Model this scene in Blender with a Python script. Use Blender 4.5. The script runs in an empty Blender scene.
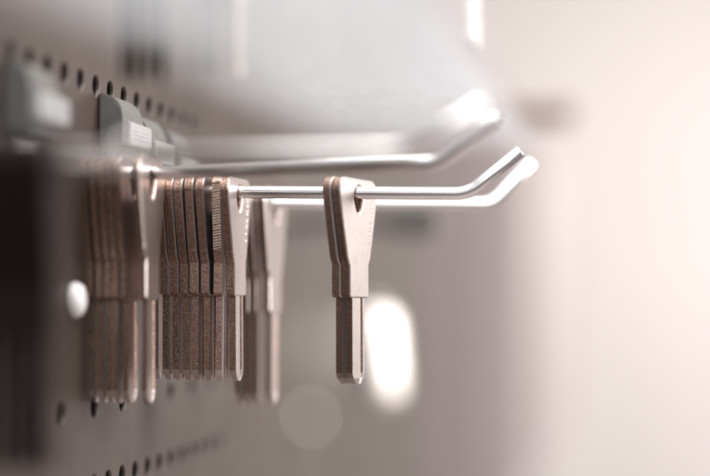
import bpy, bmesh, math, random
from mathutils import Vector, Matrix
random.seed(7)
R = math.radians
scene = bpy.context.scene
col = scene.collection

# ------------------------------------------------------------------ camera
FPX = 1700.0                      # focal length in photo pixels (photo 710 x 476)
CAM = Vector((0.154, 0.0, 1.500))
YAW, PITCH = math.atan(280 / FPX), math.atan(60 / FPX)
cam_d = bpy.data.cameras.new('camera')
cam = bpy.data.objects.new('camera', cam_d); col.objects.link(cam)
cam.location = CAM
cam.rotation_euler = (math.pi / 2 + PITCH, 0, YAW)
cam_d.sensor_width = 36.0
cam_d.lens = FPX / 710 * 36.0
cam_d.clip_start, cam_d.clip_end = 0.01, 50
scene.camera = cam
ROT = cam.rotation_euler.to_matrix()
FWD = ROT @ Vector((0, 0, -1))

def P(px, py, Y):
    """photo pixel -> point on the vertical plane y = Y (distance from the hook it belongs to)"""
    d = ROT @ Vector(((px - 355) / FPX, (238 - py) / FPX, -1))
    return CAM + d * (Y / d.y)

def PW(px, py):
    """photo pixel -> point on the panel (x = 0)"""
    d = ROT @ Vector(((px - 355) / FPX, (238 - py) / FPX, -1))
    return CAM + d * (-CAM.x / d.x)

Y0 = 0.500
PITCH_Y = 0.0685                  # spacing of hooks along the panel
cam_d.dof.use_dof = True
cam_d.dof.focus_distance = (P(340, 240, Y0) - CAM).dot(FWD)
cam_d.dof.aperture_fstop = 3.2

# ------------------------------------------------------------------ light
w = bpy.data.worlds.new('World'); scene.world = w; w.use_nodes = True
bg = w.node_tree.nodes['Background']
bg.inputs[0].default_value = (1.0, 0.93, 0.93, 1); bg.inputs[1].default_value = 0.24
def area(name, loc, target, sx, sy, power, color):
    l = bpy.data.lights.new(name, 'AREA'); l.shape = 'RECTANGLE'; l.size, l.size_y = sx, sy
    l.energy = power; l.color = color
    o = bpy.data.objects.new(name, l); col.objects.link(o); o.location = loc
    o.rotation_euler = (Vector(target) - Vector(loc)).to_track_quat('-Z', 'Y').to_euler()
    return o
area('window_light', (1.9, 1.3, 2.1), (0.05, 0.5, 1.5), 1.0, 1.2, 52, (1.0, 0.965, 0.945))
area('ceiling_light', (0.25, 0.20, 2.8), (0.25, 0.2001, 0.0), 2.0, 2.6, 100, (1.0, 0.97, 0.95))
area('front_fill_light', (0.75, -1.5, 2.05), (0.08, 0.5, 1.52), 1.7, 1.1, 8, (1.0, 0.965, 0.95))  # added fill behind the camera, for highlights on key edges and rods
area('room_light', (0.70, 2.75, 1.95), (0.10, 4.2, 1.75), 0.5, 0.5, 20, (1.0, 0.96, 0.94))
scene.view_settings.view_transform = 'Standard'
scene.view_settings.look = 'None'
scene.view_settings.exposure = 0.0
scene.view_settings.gamma = 1.0

# ------------------------------------------------------------------ materials
def mat(name, color, rough=0.5, metal=0.0, noise=0.0, nscale=400, bump=0.0, bscale=2000, rvar=0.0, coat=0.0, spec=0.5, color2=None, stretch=None):
    m = bpy.data.materials.new(name); m.use_nodes = True
    nt = m.node_tree; b = nt.nodes['Principled BSDF']
    b.inputs['Base Color'].default_value = (*color, 1)
    b.inputs['Roughness'].default_value = rough
    b.inputs['Metallic'].default_value = metal
    b.inputs['Specular IOR Level'].default_value = spec
    b.inputs['Coat Weight'].default_value = coat
    tc = nt.nodes.new('ShaderNodeTexCoord')
    oi = nt.nodes.new('ShaderNodeObjectInfo')
    add = nt.nodes.new('ShaderNodeVectorMath'); add.operation = 'ADD'
    mul = nt.nodes.new('ShaderNodeVectorMath'); mul.operation = 'SCALE'
    comb = nt.nodes.new('ShaderNodeCombineXYZ')
    for i in range(3): nt.links.new(oi.outputs['Random'], comb.inputs[i])
    nt.links.new(comb.outputs[0], mul.inputs[0]); mul.inputs['Scale'].default_value = 3.7
    nt.links.new(tc.outputs['Object'], add.inputs[0]); nt.links.new(mul.outputs[0], add.inputs[1])
    vec = add.outputs[0]
    if stretch:
        mp = nt.nodes.new('ShaderNodeVectorMath'); mp.operation = 'MULTIPLY'; mp.inputs[1].default_value = stretch
        nt.links.new(vec, mp.inputs[0]); vec = mp.outputs[0]
    if noise > 0 or rvar > 0:
        n = nt.nodes.new('ShaderNodeTexNoise'); n.inputs['Scale'].default_value = nscale
        n.inputs['Detail'].default_value = 5; n.inputs['Roughness'].default_value = 0.65
        nt.links.new(vec, n.inputs['Vector'])
        if noise > 0:
            mx = nt.nodes.new('ShaderNodeMix'); mx.data_type = 'RGBA'
            c2 = color2 or tuple(c * (1 - noise) for c in color)
            mx.inputs[6].default_value = (*color, 1); mx.inputs[7].default_value = (*c2, 1)
            rp = nt.nodes.new('ShaderNodeValToRGB')
            rp.color_ramp.elements[0].position = 0.38; rp.color_ramp.elements[1].position = 0.64
            nt.links.new(n.outputs['Fac'], rp.inputs['Fac'])
            nt.links.new(rp.outputs['Color'], mx.inputs[0]); nt.links.new(mx.outputs[2], b.inputs['Base Color'])
        if rvar > 0:
            mr = nt.nodes.new('ShaderNodeMapRange')
            mr.inputs['From Min'].default_value = 0.3; mr.inputs['From Max'].default_value = 0.7
            mr.inputs['To Min'].default_value = max(rough - rvar, 0.03); mr.inputs['To Max'].default_value = rough + rvar
            nt.links.new(n.outputs['Fac'], mr.inputs['Value']); nt.links.new(mr.outputs[0], b.inputs['Roughness'])
    if bump > 0:
        n2 = nt.nodes.new('ShaderNodeTexNoise'); n2.inputs['Scale'].default_value = bscale
        n2.inputs['Detail'].default_value = 3
        nt.links.new(vec, n2.inputs['Vector'])
        bp = nt.nodes.new('ShaderNodeBump'); bp.inputs['Strength'].default_value = bump; bp.inputs['Distance'].default_value = 0.0005
        nt.links.new(n2.outputs['Fac'], bp.inputs['Height']); nt.links.new(bp.outputs['Normal'], b.inputs['Normal'])
    return m

M = {}
M['nickel'] = mat('nickel_silver', (0.66, 0.580, 0.553), 0.34, 1, noise=0.10, nscale=420, bump=0.08, bscale=2600, rvar=0.035)
M['edge'] = mat('raw_edge_dark_reflection', (0.44, 0.305, 0.245), 0.25, 1, noise=0.6, nscale=1500, bump=0.38, bscale=3200, rvar=0.10, color2=(0.25, 0.165, 0.13), stretch=(0.6, 0.6, 1.0))  # raw cut edge; its brown also imitates dark reflections from behind the camera
M['key_shade_dark'] = mat('key_shade_dark', (0.016, 0.010, 0.009), 0.6, spec=0.15)  # near-black key colour standing in for shade on the nearest stack
M['brass'] = mat('polished_brass', (0.78, 0.65, 0.54), 0.30, 1, noise=0.15, nscale=300, bump=0.15, bscale=1500)
M['ridge'] = mat('milled_ridge', (0.60, 0.47, 0.39), 0.32, 1, noise=0.3, nscale=900, bump=0.3, bscale=2500)
M['chrome'] = mat('chrome_wire', (0.93, 0.915, 0.915), 0.21, 1, noise=0.06, nscale=150, bump=0.05, bscale=900, rvar=0.07)
M['panel'] = mat('enamelled_panel', (0.066, 0.048, 0.040), 0.36, 0, noise=0.12, nscale=30, bump=0.12, bscale=600, rvar=0.06, spec=0.38)
M['void'] = mat('dark_backing', (0.018, 0.015, 0.014), 0.7)
M['bracket'] = mat('grey_plastic', (0.14, 0.137, 0.13), 0.45, 0, noise=0.2, nscale=200, bump=0.2, bscale=1200)
M['sticker'] = mat('sticker', (0.38, 0.38, 0.375), 0.45, 0, noise=0.1, nscale=300)
M['ink'] = mat('sticker_ink', (0.25, 0.25, 0.28), 0.6)
M['tag'] = mat('white_card', (0.82, 0.80, 0.79), 0.35)
M['foil'] = mat('glint_silver', (0.88, 0.84, 0.79), 0.43, 1)
for _n, _c in (('lit_panel_step', (0.150, 0.122, 0.121)), ('lit_panel_step2', (0.30, 0.25, 0.247)), ('lit_panel_step3', (0.50, 0.44, 0.43))):  # colours step paler to imitate the wall brightening with distance
    M[_n] = mat(_n + '_tone', _c, 0.55, 0, noise=0.06, nscale=6)
M['wall'] = mat('cream_plaster', (0.80, 0.748, 0.725), 0.85, 0, noise=0.05, nscale=3, bump=0.05, bscale=60)
M['floor'] = mat('floor_vinyl', (0.36, 0.31, 0.295), 0.5, 0, noise=0.1, nscale=8)
M['bar_brown'] = mat('brown_bar', (0.24, 0.155, 0.12), 0.5, 0, noise=0.35, nscale=20)

# ------------------------------------------------------------------ mesh helpers
def mesh_obj(name, bm, mats, parent=None, smooth=False, loc=None):
    bmesh.ops.recalc_face_normals(bm, faces=bm.faces[:])
    me = bpy.data.meshes.new(name); bm.to_mesh(me); bm.free()
    for m in (mats if isinstance(mats, (list, tuple)) else [mats]): me.materials.append(m)
    if smooth:
        for p in me.polygons: p.use_smooth = True
    o = bpy.data.objects.new(name, me); col.objects.link(o)
    if parent: o.parent = parent
    if loc is not None: o.location = loc
    return o
def link(name, me, parent):
    o = bpy.data.objects.new(name, me); col.objects.link(o); o.parent = parent
    return o
def empty(name, loc, label, cat, group=None):
    o = bpy.data.objects.new(name, None); col.objects.link(o)
    o.empty_display_size = 0.005
    o.location = loc; o['label'] = label; o['category'] = cat
    if group: o['group'] = group
    return o
def tag(o, label, cat, group=None):
    o['label'] = label; o['category'] = cat
    if group: o['group'] = group
def box(bm, x0, x1, y0, y1, z0, z1, bev=0.0):
    r = bmesh.ops.create_cube(bm, size=1)
    for v in r['verts']:
        v.co = Vector((x0 + (v.co.x + .5) * (x1 - x0), y0 + (v.co.y + .5) * (y1 - y0), z0 + (v.co.z + .5) * (z1 - z0)))
    if bev > 0:
        ed = list({e for v in r['verts'] for e in v.link_edges})
        bmesh.ops.bevel(bm, geom=ed, offset=bev, segments=2, affect='EDGES')
def tube(bm, pts, r, n=20, cap_bevel=0.0):
    rings = []
    pts = [Vector(p) for p in pts]
    up = Vector((0, 1, 0))
    def ring(c, t, rad):
        a = t.cross(up).normalized(); b = t.cross(a).normalized()
        return [bm.verts.new(c + (a * math.cos(2 * math.pi * i / n) + b * math.sin(2 * math.pi * i / n)) * rad) for i in range(n)]
    for i, p in enumerate(pts):
        t = (pts[min(i + 1, len(pts) - 1)] - pts[max(i - 1, 0)]).normalized()
        if i == len(pts) - 1 and cap_bevel:
            rings.append(ring(p - t * cap_bevel, t, r)); rings.append(ring(p, t, r - cap_bevel))
        else:
            rings.append(ring(p, t, r))
    for a, b in zip(rings, rings[1:]):
        for i in range(n):
            f = bm.faces.new((a[i], a[(i + 1) % n], b[(i + 1) % n], b[i])); f.smooth = True
    bm.faces.new(rings[0]); bm.faces.new(rings[-1])

# ------------------------------------------------------------------ pegboard panel
HX, HZ = PITCH_Y / 5, 0.0225
def build_panel():
    root = empty('pegboard_panel', (0, 0.0, 1.5), 'brown-grey perforated metal display panel carrying all the hooks', 'display panel')
    ya, yb, za, zb = 1 * HX, 92 * HX, -10 * HZ, 12 * HZ      # relative to root
    bm = bmesh.new()
    n = 16; hr = 0.0030; t = 0.0012
    ny, nz = int(round((yb - ya) / HX)), int(round((zb - za) / HZ))
    zoff = -0.0285 - HZ / 2                                # one row of holes 28.5 mm below lens height
    z_base = zoff + za
    cache = {}
    def V(x, y, z):
        k = (round(x, 6), round(y, 6), round(z, 6))
        if k not in cache: cache[k] = bm.verts.new((x, y, z))
        return cache[k]
    for j in range(nz):
        for i in range(ny):
            y0, z0 = ya + i * HX, z_base + j * HZ; y1, z1 = y0 + HX, z0 + HZ
            row = j - 10
            c = [V(0, y0, z0), V(0, y1, z0), V(0, y1, z1), V(0, y0, z1)]
            if (row == 0 and i % 2 == 0) or row in (1, 2, 3) or row > 4 or i > (44 if row < 0 else 46 if row < 3 else 41):
                bm.faces.new(c); continue
            cy, cz = (y0 + y1) / 2, (z0 + z1) / 2
            hz = cz - (0.003 if row <= 0 else 0)
            front = []; lip = []; back = []; outer = []
            for k in range(n):
                a = 2 * math.pi * k / n + math.pi / n
                dy, dz = math.cos(a), math.sin(a)
                s = 1 / max(abs(dy) / (HX / 2), abs(dz) / (HZ / 2))
                outer.append((cy + dy * s, cz + dz * s))
                front.append(bm.verts.new((-0.0, cy + dy * (hr + .0005), hz + dz * (hr + .0005))))
                lip.append(bm.verts.new((-0.00035, cy + dy * hr, hz + dz * hr)))
                back.append(bm.verts.new((-t, cy + dy * hr, hz + dz * hr)))
            ov = [V(0, y, z) for y, z in outer]
            for k in range(n):
                k2 = (k + 1) % n
                bm.faces.new((ov[k], ov[k2], front[k2], front[k]))
                f = bm.faces.new((front[k], front[k2], lip[k2], lip[k])); f.smooth = True
                f = bm.faces.new((lip[k], lip[k2], back[k2], back[k])); f.smooth = True
            # corner triangles between square corner and the ring
            for cv, ang in zip(c, ((-1, -1), (1, -1), (1, 1), (-1, 1))):
                ks = [k for k in range(n)]
                best = None
                for k in range(n):
                    k2 = (k + 1) % n
                    p, q = outer[k], outer[k2]
                    if abs(p[0] - q[0]) > 1e-7 and abs(p[1] - q[1]) > 1e-7:
                        if (p[0] + q[0] - 2 * cy) * ang[0] > 0 and (p[1] + q[1] - 2 * cz) * ang[1] > 0: best = (k, k2)
                if best:
                    try: bm.faces.new((ov[best[0]], cv, ov[best[1]]))
                    except ValueError: pass
    # smooth sheet beyond the perforated run
    me_face = mesh_obj('perforated_sheet', bm, M['panel'], root)
    bm = bmesh.new()
    box(bm, -0.014, -0.0105, ya, yb, z_base, z_base + nz * HZ)
    mesh_obj('backing_board', bm, M['void'], root)
    for nm, m, y0, y1, lab in (('lit_panel_step', M['lit_panel_step'], yb + .003, 1.75, 'plain mauve panel, first step of painted-in distant brightening, next along after the perforated one'),
                               ('lit_panel_step', M['lit_panel_step2'], 1.753, 2.4, 'plain pale mauve panel, second step of painted-in distant brightening, between the darker and the palest one'),
                               ('lit_panel_step', M['lit_panel_step3'], 2.403, 3.6, 'plain palest pinkish panel, last step of painted-in distant brightening, farthest along the wall')):
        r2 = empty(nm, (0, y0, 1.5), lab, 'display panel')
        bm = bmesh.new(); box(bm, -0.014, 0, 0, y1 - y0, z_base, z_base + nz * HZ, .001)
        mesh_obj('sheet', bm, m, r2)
    return root
build_panel()

# ------------------------------------------------------------------ key blanks (local: hole centre at origin, plate in YZ, thickness along X)
HOLE_R = 0.0033
def outline_bow(angle_list):
    """bow outline as a polygon, top wide and tapering to the collar, in metres"""
    pts = []
    hw = 0.0138
    top, bot = 0.0056, -0.0205
    # top edge slightly crowned, rounded corners
    rc = 0.0042
    for i in range(9):
        a = math.pi / 2 * i / 8
        pts.append((hw - rc + rc * math.sin(a), top - rc + rc * math.cos(a)))
    for i in range(1, 7):
        t = i / 6
        y = hw + (0.0089 - hw) * (t ** 1.15); z = (top - rc) + (-0.0163 - (top - rc)) * t
        pts.append((y, z))
    for i in range(1, 6):
        a = i / 5
        pts.append((0.0089 - 0.0021 * (a ** 1.6), -0.0163 - 0.0042 * a))
    full = pts + [(-y, z) for y, z in reversed(pts)]
    return full
def plate(bm, loop, t, bev, hole=None):
    """bevelled plate from a closed outline (list of (y,z)), hole = list of (y,z) of equal length or None; material 0 faces, 1 edges"""
    n = len(loop)
    def inset(lp, d):
        out = []
        for i in range(n):
            p0, p, p1 = Vector(lp[i - 1]), Vector(lp[i]), Vector(lp[(i + 1) % n])
            tg = (p1 - p0)
            nn = Vector((tg.y, -tg.x)).normalized()
            out.append(tuple(p - nn * d))
        return out
    area2 = sum(loop[i][0] * loop[(i + 1) % n][1] - loop[(i + 1) % n][0] * loop[i][1] for i in range(n))
    s = 1 if area2 > 0 else -1
    inn = inset(loop, bev * s)
    mk = lambda lp, x: [bm.verts.new((x, y, z)) for y, z in lp]
    F, f_, b_, B = mk(inn, t / 2), mk(loop, t / 2 - bev * .8), mk(loop, -t / 2 + bev * .8), mk(inn, -t / 2)
    def strip(a, b, mi, sm=False):
        for i in range(len(a)):
            fc = bm.faces.new((a[i], a[(i + 1) % n], b[(i + 1) % n], b[i])); fc.material_index = mi; fc.smooth = sm
    strip(F, f_, 0); strip(f_, b_, 1); strip(b_, B, 0)
    if hole:
        hs = 1.0 + bev * 1.4 / HOLE_R
        hbig = [(y * hs, z * hs) for y, z in hole]
        HF, h1, h2, HB = mk(hbig, t / 2), mk(hole, t / 2 - bev), mk(hole, -t / 2 + bev), mk(hbig, -t / 2)
        strip(HF, F, 0); strip(HF, h1, 0, True); strip(h1, h2, 1, True); strip(h2, HB, 0, True); strip(B, HB, 0)
    else:
        bm.faces.new(F); bm.faces.new(B)
def resample_polar(poly, angs):
    """intersect rays from the origin with a star-shaped polygon"""
    out = []
    n = len(poly)
    for a in angs:
        dx, dy = math.cos(a), math.sin(a); best = None
        for i in range(n):
            (x1, y1), (x2, y2) = poly[i], poly[(i + 1) % n]
            ex, ey = x2 - x1, y2 - y1
            den = dx * ey - dy * ex
            if abs(den) < 1e-14: continue
            t = (x1 * ey - y1 * ex) / den; u = (x1 * dy - y1 * dx) / den
            if t > 0 and -1e-6 <= u <= 1 + 1e-6 and (best is None or t < best): best = t
        out.append((dx * best, dy * best))
    return out
def key_meshes(scale=1.0, ridged=False):
    res = {}
    # bow with a drop-shaped hanging hole
    poly = outline_bow(None)
    angs = sorted(math.atan2(z, y) for y, z in poly)
    angs = [a for i, a in enumerate(angs) if i == 0 or a - angs[i - 1] > 0.012]
    extra = [-math.pi + 2 * math.pi * i / 36 for i in range(36)]
    for e in extra:
        if all(abs(e - a) > 0.07 for a in angs): angs.append(e)
    angs.sort()
    loop = resample_polar(poly, angs)
    hole = []
    for a in angs:
        r = HOLE_R
        k = max(0.0, -math.sin(a))
        r *= 1 + 0.42 * k ** 6
        hole.append((r * math.cos(a), r * math.sin(a)))
    bm = bmesh.new(); plate(bm, loop, 0.0027, 0.00042, hole)
    res['bow'] = bm
    # collar: thicker stop below the bow
    bm = bmesh.new()
    c = [(0.0062, -0.0192), (0.0068, -0.0198), (0.0068, -0.0292), (0.0060, -0.0300), (-0.0060, -0.0300), (-0.0068, -0.0292), (-0.0068, -0.0198), (-0.0062, -0.0192)]
    plate(bm, c, 0.00285, 0.00035)
    res['collar'] = bm
    # blade: milled bar with grooves, pointed tip
    bm = bmesh.new()
    hx, hy = 0.00098, 0.0044
    prof = [(hx, -hy), (hx, 0.0006), (0.00045, 0.0011), (0.00045, 0.0026), (hx, 0.0031), (hx, hy),
            (-hx, hy), (-hx, 0.0018), (-0.0004, 0.0014), (-0.0004, -0.0004), (-hx, -0.0008), (-hx, -hy)]
    zs = [(-0.0290, 1, 0), (-0.0523, 1, 0), (-0.0538, 0.86, 0.0002), (-0.0555, 0.40, 0.0006)]
    rings = []
    for z, s, off in zs:
        rings.append([bm.verts.new((x * (0.75 if z < -0.0540 else 1), y * s + off, z)) for x, y in prof])
    n = len(prof)
    for ri, (a, b) in enumerate(zip(rings, rings[1:])):
        for i in range(n):
            f = bm.faces.new((a[i], a[(i + 1) % n], b[(i + 1) % n], b[i]))
            nv = abs(prof[i][0] - prof[(i + 1) % n][0]) > abs(prof[i][1] - prof[(i + 1) % n][1])
            f.material_index = 1 if (nv and ri == 0) else 0
    bm.faces.new(rings[0]); bm.faces.new(rings[-1])
    bmesh.ops.triangulate(bm, faces=[f for f in bm.faces if len(f.verts) > 4])
    res['blade'] = bm
    # stamped characters along one border of the bow (too small to read: short strokes)
    bm = bmesh.new()
    rs = random.Random(3)
    for i in range(10):
        z = 0.0005 - i * 0.00150; yy = 0.0098 - i * 0.00034
        for k in range(2):
            mtx = Matrix.Translation((0.00132, yy + rs.uniform(-.0007, .0007), z + rs.uniform(-.0005, .0005))) @ Matrix.Diagonal((.00026, .00036, .00036, 1))
            bmesh.ops.create_icosphere(bm, subdivisions=1, radius=1, matrix=mtx)
    res['stamped_mark'] = bm
    if ridged:
        bm = bmesh.new()
        rr = random.Random(12)
        for i in range(25):
            t = i / 24
            z = 0.0032 - 0.0192 * t; yy = -(0.0138 - 0.0049 * max(0, t - .05) ** 1.15)
            r = bmesh.ops.create_cube(bm, size=1)
            hh = .00048 + rr.uniform(-.00006, .0001); pr = rr.uniform(.00085, .0012); zz = z + rr.uniform(-.00008, .00008)
            for v in r['verts']: v.co = Vector((v.co.x * .00245, v.co.y * pr + yy + .0001, v.co.z * hh + zz + v.co.x * .0005))
        res['edge_ridge'] = bm
    out = {}
    for k, bm in res.items():
        bmesh.ops.recalc_face_normals(bm, faces=bm.faces[:])
        for v in bm.verts: v.co = Vector((v.co.x * (.80 if scale > 1 else 1), v.co.y * scale, v.co.z * scale))
        me = bpy.data.meshes.new(k); bm.to_mesh(me); bm.free()
        me.materials.append(M['ridge'] if k == 'edge_ridge' else M['nickel']); me.materials.append(M['edge'])
        out[k] = me
    return out
KSC = {'std': 1.0, 'big': 1.15, 'ridged': 1.0, 'brass': 1.0, 'dark': 1.10}
KEYS = {'std': key_meshes(), 'big': key_meshes(1.15), 'ridged': key_meshes(1.0, True)}
KEYS['brass'] = {}
for k, me in key_meshes().items():
    me.materials[0] = M['brass']; KEYS['brass'][k] = me
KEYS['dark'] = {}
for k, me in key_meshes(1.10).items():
    me.materials[0] = me.materials[1] = M['key_shade_dark']
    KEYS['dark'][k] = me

ROD_R = 0.0019
# ------------------------------------------------------------------ hooks
def bracket_meshes():
    # arch profile in XZ extruded along Y
    bm = bmesh.new()
    prof = [(0.0, 0.0)]
    W, H = 0.0075, 0.0140
    for i in range(9):
        a = math.pi / 2 * i / 8
        prof.append((W * math.cos(a) ** 0.8 if i < 8 else 0.0012, H - 0.008 + 0.008 * math.sin(a)))
    prof = [(0.0003, -0.004), (W, -0.004)] + prof[1:] + [(0.0003, H)]
    a = [bm.verts.new((x, -0.0105, z)) for x, z in prof]; b = [bm.verts.new((x, 0.0105, z)) for x, z in prof]
    n = len(prof)
    for i in range(n): bm.faces.new((a[i], a[(i + 1) % n], b[(i + 1) % n], b[i]))
    bm.faces.new(a); bm.faces.new(b)
    bmesh.ops.bevel(bm, geom=[e for e in bm.edges if len({round(v.co.y, 5) for v in e.verts}) == 1], offset=0.0006, segments=2, affect='EDGES')
    bmesh.ops.recalc_face_normals(bm, faces=bm.faces[:])
    me = bpy.data.meshes.new('bracket'); bm.to_mesh(me); bm.free(); me.materials.append(M['bracket'])
    bm = bmesh.new(); box(bm, 0.0074, 0.0100, -0.0112, 0.0112, -0.0012, 0.0056, 0.0004)
    me2 = bpy.data.meshes.new('label_block'); bm.to_mesh(me2); bm.free(); me2.materials.append(M['sticker'])
    bm = bmesh.new(); rs = random.Random(5)
    for i in range(9):
        y = -0.0085 + i * 0.0019
        for k in range(3):
            box(bm, 0.00998, 0.01006, y + rs.uniform(0, .0006), y + rs.uniform(.0008, .0015), .0008 + k * .0011, .0012 + k * .0011)
    me3 = bpy.data.meshes.new('print'); bm.to_mesh(me3); bm.free(); me3.materials.append(M['ink'])
    bm = bmesh.new(); box(bm, 0.0002, 0.0030, -0.0060, 0.0060, -0.0150, -0.0041, 0.0004)
    me4 = bpy.data.meshes.new('mounting_plate'); bm.to_mesh(me4); bm.free(); me4.materials.append(M['chrome'])
    return me, me2, me3, me4
BR = bracket_meshes()

def hook(base, bend, tip, label, group, bracket=True):
    """wire hook from a point on the panel to its bend and its raised tip (world points)"""
    base, bend, tip = Vector(base), Vector(bend), Vector(tip)
    root = empty('display_hook', base, label, 'hook', group)
    B = bend - base; T = tip - base
    d1 = B.normalized(); d2 = (T - B).normalized(); rb = 0.0040
    pa, pb = B - d1 * rb, B + d2 * rb
    pts = [-d1 * 0.006] + [pa * (i / 6) for i in range(7)]
    for i in range(1, 9):
        t = i / 9; pts.append(pa * (1 - t) ** 2 + B * 2 * t * (1 - t) + pb * t * t)
    pts += [pb, T]
    bm = bmesh.new(); tube(bm, pts, ROD_R, 28, 0.00025)
    mesh_obj('rod', bm, M['chrome'], root)
    if bracket:
        for nm, me in zip(('bracket', 'label_block', 'print', 'mounting_plate'), BR):
            if nm == 'print': continue
            o = link(nm, me, root); o.location = (0, 0.011, 0.0100)
            if nm == 'label_block': link('print', BR[2], o)
    return {'base': base, 'dir': d1, 'yaw': math.atan2(d1.y, d1.x)}
def on_rod(h, px):                 # point of the rod under a photo column
    r = ROT @ Vector(((px - 355) / FPX, 0.0, -1))
    b, d = h['base'], h['dir']     # solve in plan: CAM + s r = b + t d
    den = r.x * -d.y + r.y * d.x
    t = (r.x * (b.y - CAM.y) - r.y * (b.x - CAM.x)) / den
    return t

ordinal = {-6: 'sixth hook before', -5: 'fifth hook before', -4: 'fourth hook before', -3: 'third hook before', -2: 'second hook before', -1: 'hook just before', 1: 'hook just behind', 2: 'second hook behind', 3: 'third hook behind', 4: 'fourth hook behind', 5: 'fifth hook behind'}
def along(k, dz=0.0, dtip=0.0, db=0.0, dy=0.0):
    d = DEPTH[k] * Y0 + dy
    ref_b, ref_t = P(468, 193.5, Y0), P(522, 150, Y0)
    return ((0, d, 1.5309 + dz), (ref_b.x, d + dtip, ref_b.z + dz + db), (ref_t.x, d + dtip, ref_t.z + dz + db))
DEPTH = {-6: .46, -5: .54, -4: .585, -3: .71, -2: .82, -1: .92, 0: 1.0, 1: 1.07, 2: 1.16, 3: 1.27, 4: 1.40, 5: 1.55}
def zw(py, Y): return P(110, py, Y).z
geo = {
    0: ((0, .5, zw(191.5, .5)), P(468, 193.5, .5), P(521, 151, .5)),
    -1: ((0, .474, zw(175, .474)), P(441, 163, .452), P(500, 117.5, .444)),
    -2: ((0, .398, zw(152.5, .398)), P(408, 152, .380), P(486, 107, .374)),
    -3: ((0, .325, 1.5275), (.050, .325, 1.5275), (.056, .325, 1.5300)),
    1: ((0, .530, zw(202, .530)), P(492, 204.5, .575), P(531, 163, .582)),
}
lower = {}
for k in range(-3, 2):
    lab = ('bent chrome wire hook holding two key blanks apart near its tip' if k == 0 else
           'bent chrome wire hook, %s the one with two separate keys' % ordinal[k])
    g = geo.get(k) or along(k)
    lower[k] = hook(*g, lab, 'chrome hooks in the panel', bracket=k >= -2)

def key(h, t, kind, yaw, label, group, roll=0.0, stamped=False):
    sc = KSC[kind]
    p = h['base'] + h['dir'] * t
    z = p.z + ROD_R - HOLE_R * sc + 0.00002
    o = empty('key_blank', (p.x, p.y, z), label, 'key', group)
    o.rotation_euler = (roll, 0, yaw)
    for nm, me in KEYS[kind].items():
        if nm == 'stamped_mark' and not stamped: continue
        link(nm, me, o)
    return o
NTH = ('first', 'second', 'third', 'fourth', 'fifth', 'sixth', 'seventh')
def stack(k, px_front, n, pitch, kind, lab, grp, yaw0=0.0, seed=0, front_label=None, h=None, stamped=False):
    rs = random.Random(seed)
    h = h or lower[k]
    tf = on_rod(h, px_front)
    lean, tw = 0.0, 0.0
    for i in range(n):
        lb, g = (front_label, None) if (i == 0 and front_label) else (lab, grp)
        lean = max(-.012, min(.012, lean + rs.uniform(-.006, .006))); tw = max(-.05, min(.05, tw + rs.uniform(-.025, .025)))
        if '%s' in lb: lb = lb % NTH[i]
        o = key(h, tf - i * pitch + (rs.uniform(-.00015, .00015) if i else 0), kind, yaw0 + tw, lb, g, roll=rs.uniform(-.02, .02), stamped=stamped and i == 0)
        o.rotation_euler[1] = lean

# the focus hook: two separate keys near the tip, the others stacked towards the panel
stack(0, 355, 1, .003, 'std', 'silvery key blank hanging foremost of the two keys apart from the stack', None, R(-13.5), 31, stamped=True)
stack(0, 344.8, 1, .003, 'std', 'silvery key blank tucked right behind the foremost of the two keys hanging apart', None, R(-13), 32)
stack(0, 235.5, 1, .003, 'std', 'pale silvery key blank facing out, first of the sharp stack', None, R(-2), 1, stamped=True)
stack(0, 222, 1, .003, 'ridged', 'key blank with a brassy ridged edge, second in the sharp stack', None, R(5.0), 2)
stack(0, 210.5, 6, .0032, 'std', 'brown-edged key blank in the sharp stack, %s behind the one with the ridged edge', 'keys stacked on the sharp hook', R(-.5), 3)
# hook just before it
stack(-1, 149, 1, .003, 'big', 'pale key blank facing out, first of the stack beside the round white plug', None, R(4), 4)
stack(-1, 131, 6, .0027, 'big', 'brown-edged key blank, %s behind the pale one in the stack beside the white plug', 'keys stacked on the hook before', R(0), 5)
# hooks nearer still: blurred
stack(-3, 54, 15, .0029, 'dark', 'blurred key coloured dark for shade on the third hook before the sharp one', 'dark keys on the third hook before', R(14), 17)
# hook just behind it: longer keys
stack(1, 273, 1, .003, 'big', 'long pale key blank facing out on the hook behind the sharp one', None, R(-1), 9)
stack(1, 259, 3, .0030, 'big', 'long brown-edged key blank, %s behind the pale one on the hook behind the sharp one', 'keys on the hook behind', R(-1), 10)
stack(1, 229, 1, .0034, 'brass', 'brassy key blank deepest in the stack on the hook behind the sharp one', None, R(-3), 11)

# ------------------------------------------------------------------ upper row of hooks (only the key ends reach into view)
upper = {}
UZ = 0.101
UDY = {0: -.110, 1: .075}
for k in (0, 1):
    lab = 'upper chrome hook %s' % ('right above the hook with two separate keys' if k == 0 else 'above the %s the sharp one' % ordinal[k])
    b_, n_, t_ = along(k, dy=UDY[k])
    up_ = Vector((0, 0, UZ - (.017 if k == 0 else -.008)))
    upper[k] = hook(Vector(b_) + up_, Vector(n_) + up_, Vector(t_) + up_, lab, 'upper chrome hooks in the panel')
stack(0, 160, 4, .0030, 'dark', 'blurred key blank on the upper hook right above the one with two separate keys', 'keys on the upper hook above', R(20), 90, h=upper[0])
stack(1, 236, 3, .0036, 'brass', 'blurred brassy key blank on the upper hook next to the dark upper keys', 'keys on the next upper hook', R(-4), 91, h=upper[1])
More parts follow.
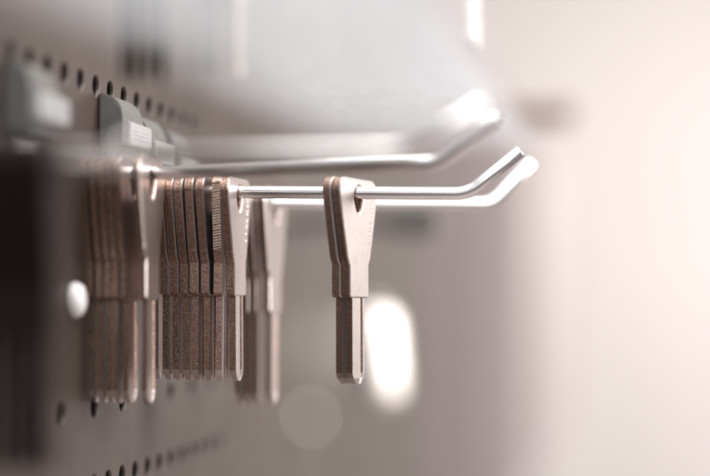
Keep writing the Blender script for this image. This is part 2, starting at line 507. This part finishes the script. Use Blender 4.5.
# price tag flap hanging at the end of an upper hook
tt = on_rod(upper[1], 473); pt = upper[1]['base'] + upper[1]['dir'] * tt
zb = P(473, 46, pt.y).z
root = empty('price_tag', pt, 'white plastic price tag hanging from an upper hook near its end', 'price tag')
bm = bmesh.new(); box(bm, -0.0012, 0.0012, -0.013, 0.013, zb - pt.z, -0.0032, 0.0005)
mesh_obj('flap', bm, M['tag'], root)
bm = bmesh.new(); box(bm, -0.004, 0.004, -0.0035, 0.0035, -0.0034, 0.0032, 0.0008)
mesh_obj('clip', bm, M['tag'], root)

# silver tube added along the panel, turned to throw a bright oval glint
yF = 0.95
pf = P(383, 345, yF)
root = empty('glint_tube', (pf.x, yF, pf.z), 'small silver tube added far along the panel to throw a bright glint', 'tube')
bm = bmesh.new(); rg = []
for rr, zz in ((.004, -.0360), (.0095, -.0345), (.0125, -.028), (.0135, -.012), (.0132, .010), (.0125, .016), (.0100, .0195), (.004, .0205)):
    rg.append([bm.verts.new((rr * math.cos(2 * math.pi * i / 32), rr * math.sin(2 * math.pi * i / 32), zz)) for i in range(32)])
for a_, b_ in zip(rg, rg[1:]):
    for i in range(32): bm.faces.new((a_[i], a_[(i + 1) % 32], b_[(i + 1) % 32], b_[i])).smooth = True
bm.faces.new(rg[0]); bm.faces.new(rg[-1])
Hh = ((Vector((1.9, 1.3, 2.1)) - pf).normalized() + (CAM - pf).normalized()).normalized()
az = math.atan2(Hh.y, Hh.x)
for v in bm.verts: v.co.x *= 0.42; v.co.y *= 1.05
bmesh.ops.rotate(bm, verts=bm.verts[:], cent=(0, 0, 0), matrix=Matrix.Rotation(az, 3, 'Z') @ Matrix.Rotation(-R(7), 3, 'Y'))
mesh_obj('body', bm, M['foil'], root)
bm = bmesh.new(); tube(bm, [(-pf.x + .0002, 0, .024), (-.004, 0, .024), (-.001, 0, .0235), (0, 0, .0225), (0.0001, 0, .019)], .0012, 12)
mesh_obj('hanger', bm, M['chrome'], root)
# tiny mirror added on a thread near the lens for a pale blur disc
p4 = P(310, 417, 0.2925); zt = p4.z - 1.5578; p4.z = 1.5578
root = empty('glint_tag', p4, 'tiny mirror tag on a thin thread, added to make a pale round blur', 'tag')
pl = p4 + Vector((0, 0, zt))
Hh = ((Vector((1.9, 1.3, 2.1)) - pl).normalized() + (CAM - pl).normalized()).normalized()
bm = bmesh.new(); box(bm, -.0006, .0006, -.0006, .0006, -.00015, .00015)
o = mesh_obj('glint_facet', bm, M['foil'], root, loc=(0, 0, zt))
o.rotation_euler = Hh.to_track_quat('Z', 'Y').to_euler()
bm = bmesh.new(); tube(bm, [(0, 0, zt), (0.0001, 0, zt / 2), (0, 0, 0)], .00012, 6)
mesh_obj('thread', bm, M['tag'], root)

# milky plastic sheet added over the hooks to make the haze
def frosted():
    m = bpy.data.materials.new('haze_plastic'); m.use_nodes = True
    nt = m.node_tree; nt.nodes.clear()
    out = nt.nodes.new('ShaderNodeOutputMaterial')
    tr = nt.nodes.new('ShaderNodeBsdfTransparent'); tl = nt.nodes.new('ShaderNodeBsdfTranslucent'); df = nt.nodes.new('ShaderNodeBsdfDiffuse')
    tl.inputs[0].default_value = (0.70, 0.735, 0.77, 1); df.inputs[0].default_value = (0.70, 0.735, 0.77, 1)
    m1 = nt.nodes.new('ShaderNodeMixShader'); m2 = nt.nodes.new('ShaderNodeMixShader')
    nz = nt.nodes.new('ShaderNodeTexNoise'); nz.inputs['Scale'].default_value = 25
    mr = nt.nodes.new('ShaderNodeMapRange'); mr.inputs['To Min'].default_value = 0.15; mr.inputs['To Max'].default_value = 0.25
    nt.links.new(nz.outputs['Fac'], mr.inputs['Value'])
    m1.inputs[0].default_value = 0.65
    nt.links.new(df.outputs[0], m1.inputs[1]); nt.links.new(tl.outputs[0], m1.inputs[2])
    tc = nt.nodes.new('ShaderNodeTexCoord'); sp = nt.nodes.new('ShaderNodeSeparateXYZ')
    nt.links.new(tc.outputs['Object'], sp.inputs[0])
    fade = mr.outputs[0]                       # haze strength feathered out towards both sides and the far edge
    for ax, lo, hi, a0, a1 in (('X', 0.020, 0.070, 0, 1), ('Y', 0.36, 0.48, 1, 0.15), ('X', 0.108, 0.1238, 1, 0.0)):
        q = nt.nodes.new('ShaderNodeMapRange'); q.interpolation_type = 'SMOOTHSTEP'
        q.inputs['From Min'].default_value = lo; q.inputs['From Max'].default_value = hi
        q.inputs['To Min'].default_value = a0; q.inputs['To Max'].default_value = a1
        nt.links.new(sp.outputs[ax], q.inputs['Value'])
        mu = nt.nodes.new('ShaderNodeMath'); mu.operation = 'MULTIPLY'
        nt.links.new(fade, mu.inputs[0]); nt.links.new(q.outputs[0], mu.inputs[1]); fade = mu.outputs[0]
    nt.links.new(fade, m2.inputs[0])
    nt.links.new(tr.outputs[0], m2.inputs[1]); nt.links.new(m1.outputs[0], m2.inputs[2])
    nt.links.new(m2.outputs[0], out.inputs['Surface'])
    return m
M['frosted'] = frosted()
root = empty('haze_sheet', (0, 0.2, 1.558), 'milky plastic sheet added above the row of hooks to make the haze', 'plastic sheet')
bm = bmesh.new(); box(bm, 0.016, 0.124, 0.0, 0.48, 0.0, 0.0012, 0.0003)
mesh_obj('sheet', bm, M['frosted'], root)
for yy in (0.03, 0.46):
    bm = bmesh.new(); box(bm, 0.0002, 0.020, yy - .004, yy + .004, -0.0016, -0.0002, 0.0003)
    mesh_obj('tab', bm, M['frosted'], root)

# white plug in the panel
root = empty('plug', PW(73, 300), 'round white plug set in the panel beside the tight key stack', 'plug')
bm = bmesh.new()
rg = []
for rr, xx in ((.0050, 0.0), (.0050, .0012), (.0042, .0026), (.0022, .0034)):
    rg.append([bm.verts.new((xx, rr * math.cos(2 * math.pi * i / 20), rr * math.sin(2 * math.pi * i / 20))) for i in range(20)])
for a_, b_ in zip(rg, rg[1:]):
    for i in range(20): bm.faces.new((a_[i], a_[(i + 1) % 20], b_[(i + 1) % 20], b_[i])).smooth = True
bm.faces.new(rg[-1]); bm.faces.new(rg[0])
mesh_obj('cap', bm, M['tag'], root)
# dark clip, and a brown bar standing in for blurred far upper hooks
yc = 0.79
pq = P(415, 224, yc)
root = empty('label_clip', (pq.x, yc, pq.z), 'grey plastic label clip with dark face on a short arm', 'label clip')
bm = bmesh.new(); box(bm, -pq.x + .0002, -0.011, -0.003, 0.003, -0.003, 0.003, 0.0008)
mesh_obj('arm', bm, M['bracket'], root)
bm = bmesh.new(); box(bm, -0.012, 0.012, -0.006, 0.006, -0.006, 0.009, 0.002)
mesh_obj('clip_body', bm, M['floor'], root)
bm = bmesh.new(); box(bm, -0.011, 0.011, -0.0068, -0.0059, -0.0045, 0.0075, 0.0002)
mesh_obj('clip_face', bm, M['bracket'], root)
ya = 1.0
e0, e1 = P(573, 106, ya), P(573, 122, ya)
root = empty('far_hook_bar', (0, ya, (e0.z + e1.z) / 2), 'brown bar far behind the hooks, standing in for blurred far upper hooks', 'stand-in bar')
bm = bmesh.new(); box(bm, 0.003, e0.x, -0.006, 0.006, -0.0055, 0.0055, 0.001)
mesh_obj('arm', bm, M['bar_brown'], root)
bm = bmesh.new(); box(bm, 0.0002, 0.0032, -0.010, 0.010, -0.012, 0.012, 0.0008)
mesh_obj('wall_plate', bm, M['bar_brown'], root)

# ------------------------------------------------------------------ room beyond the panel
bm = bmesh.new(); box(bm, -2.2, 3.2, 4.2, 4.3, 0, 3.0)
o = mesh_obj('wall_back', bm, M['wall']); o['kind'] = 'structure'
bm = bmesh.new(); box(bm, -2.2, 3.2, -1.0, 4.2, -0.05, 0)
o = mesh_obj('floor', bm, M['floor']); o['kind'] = 'structure'
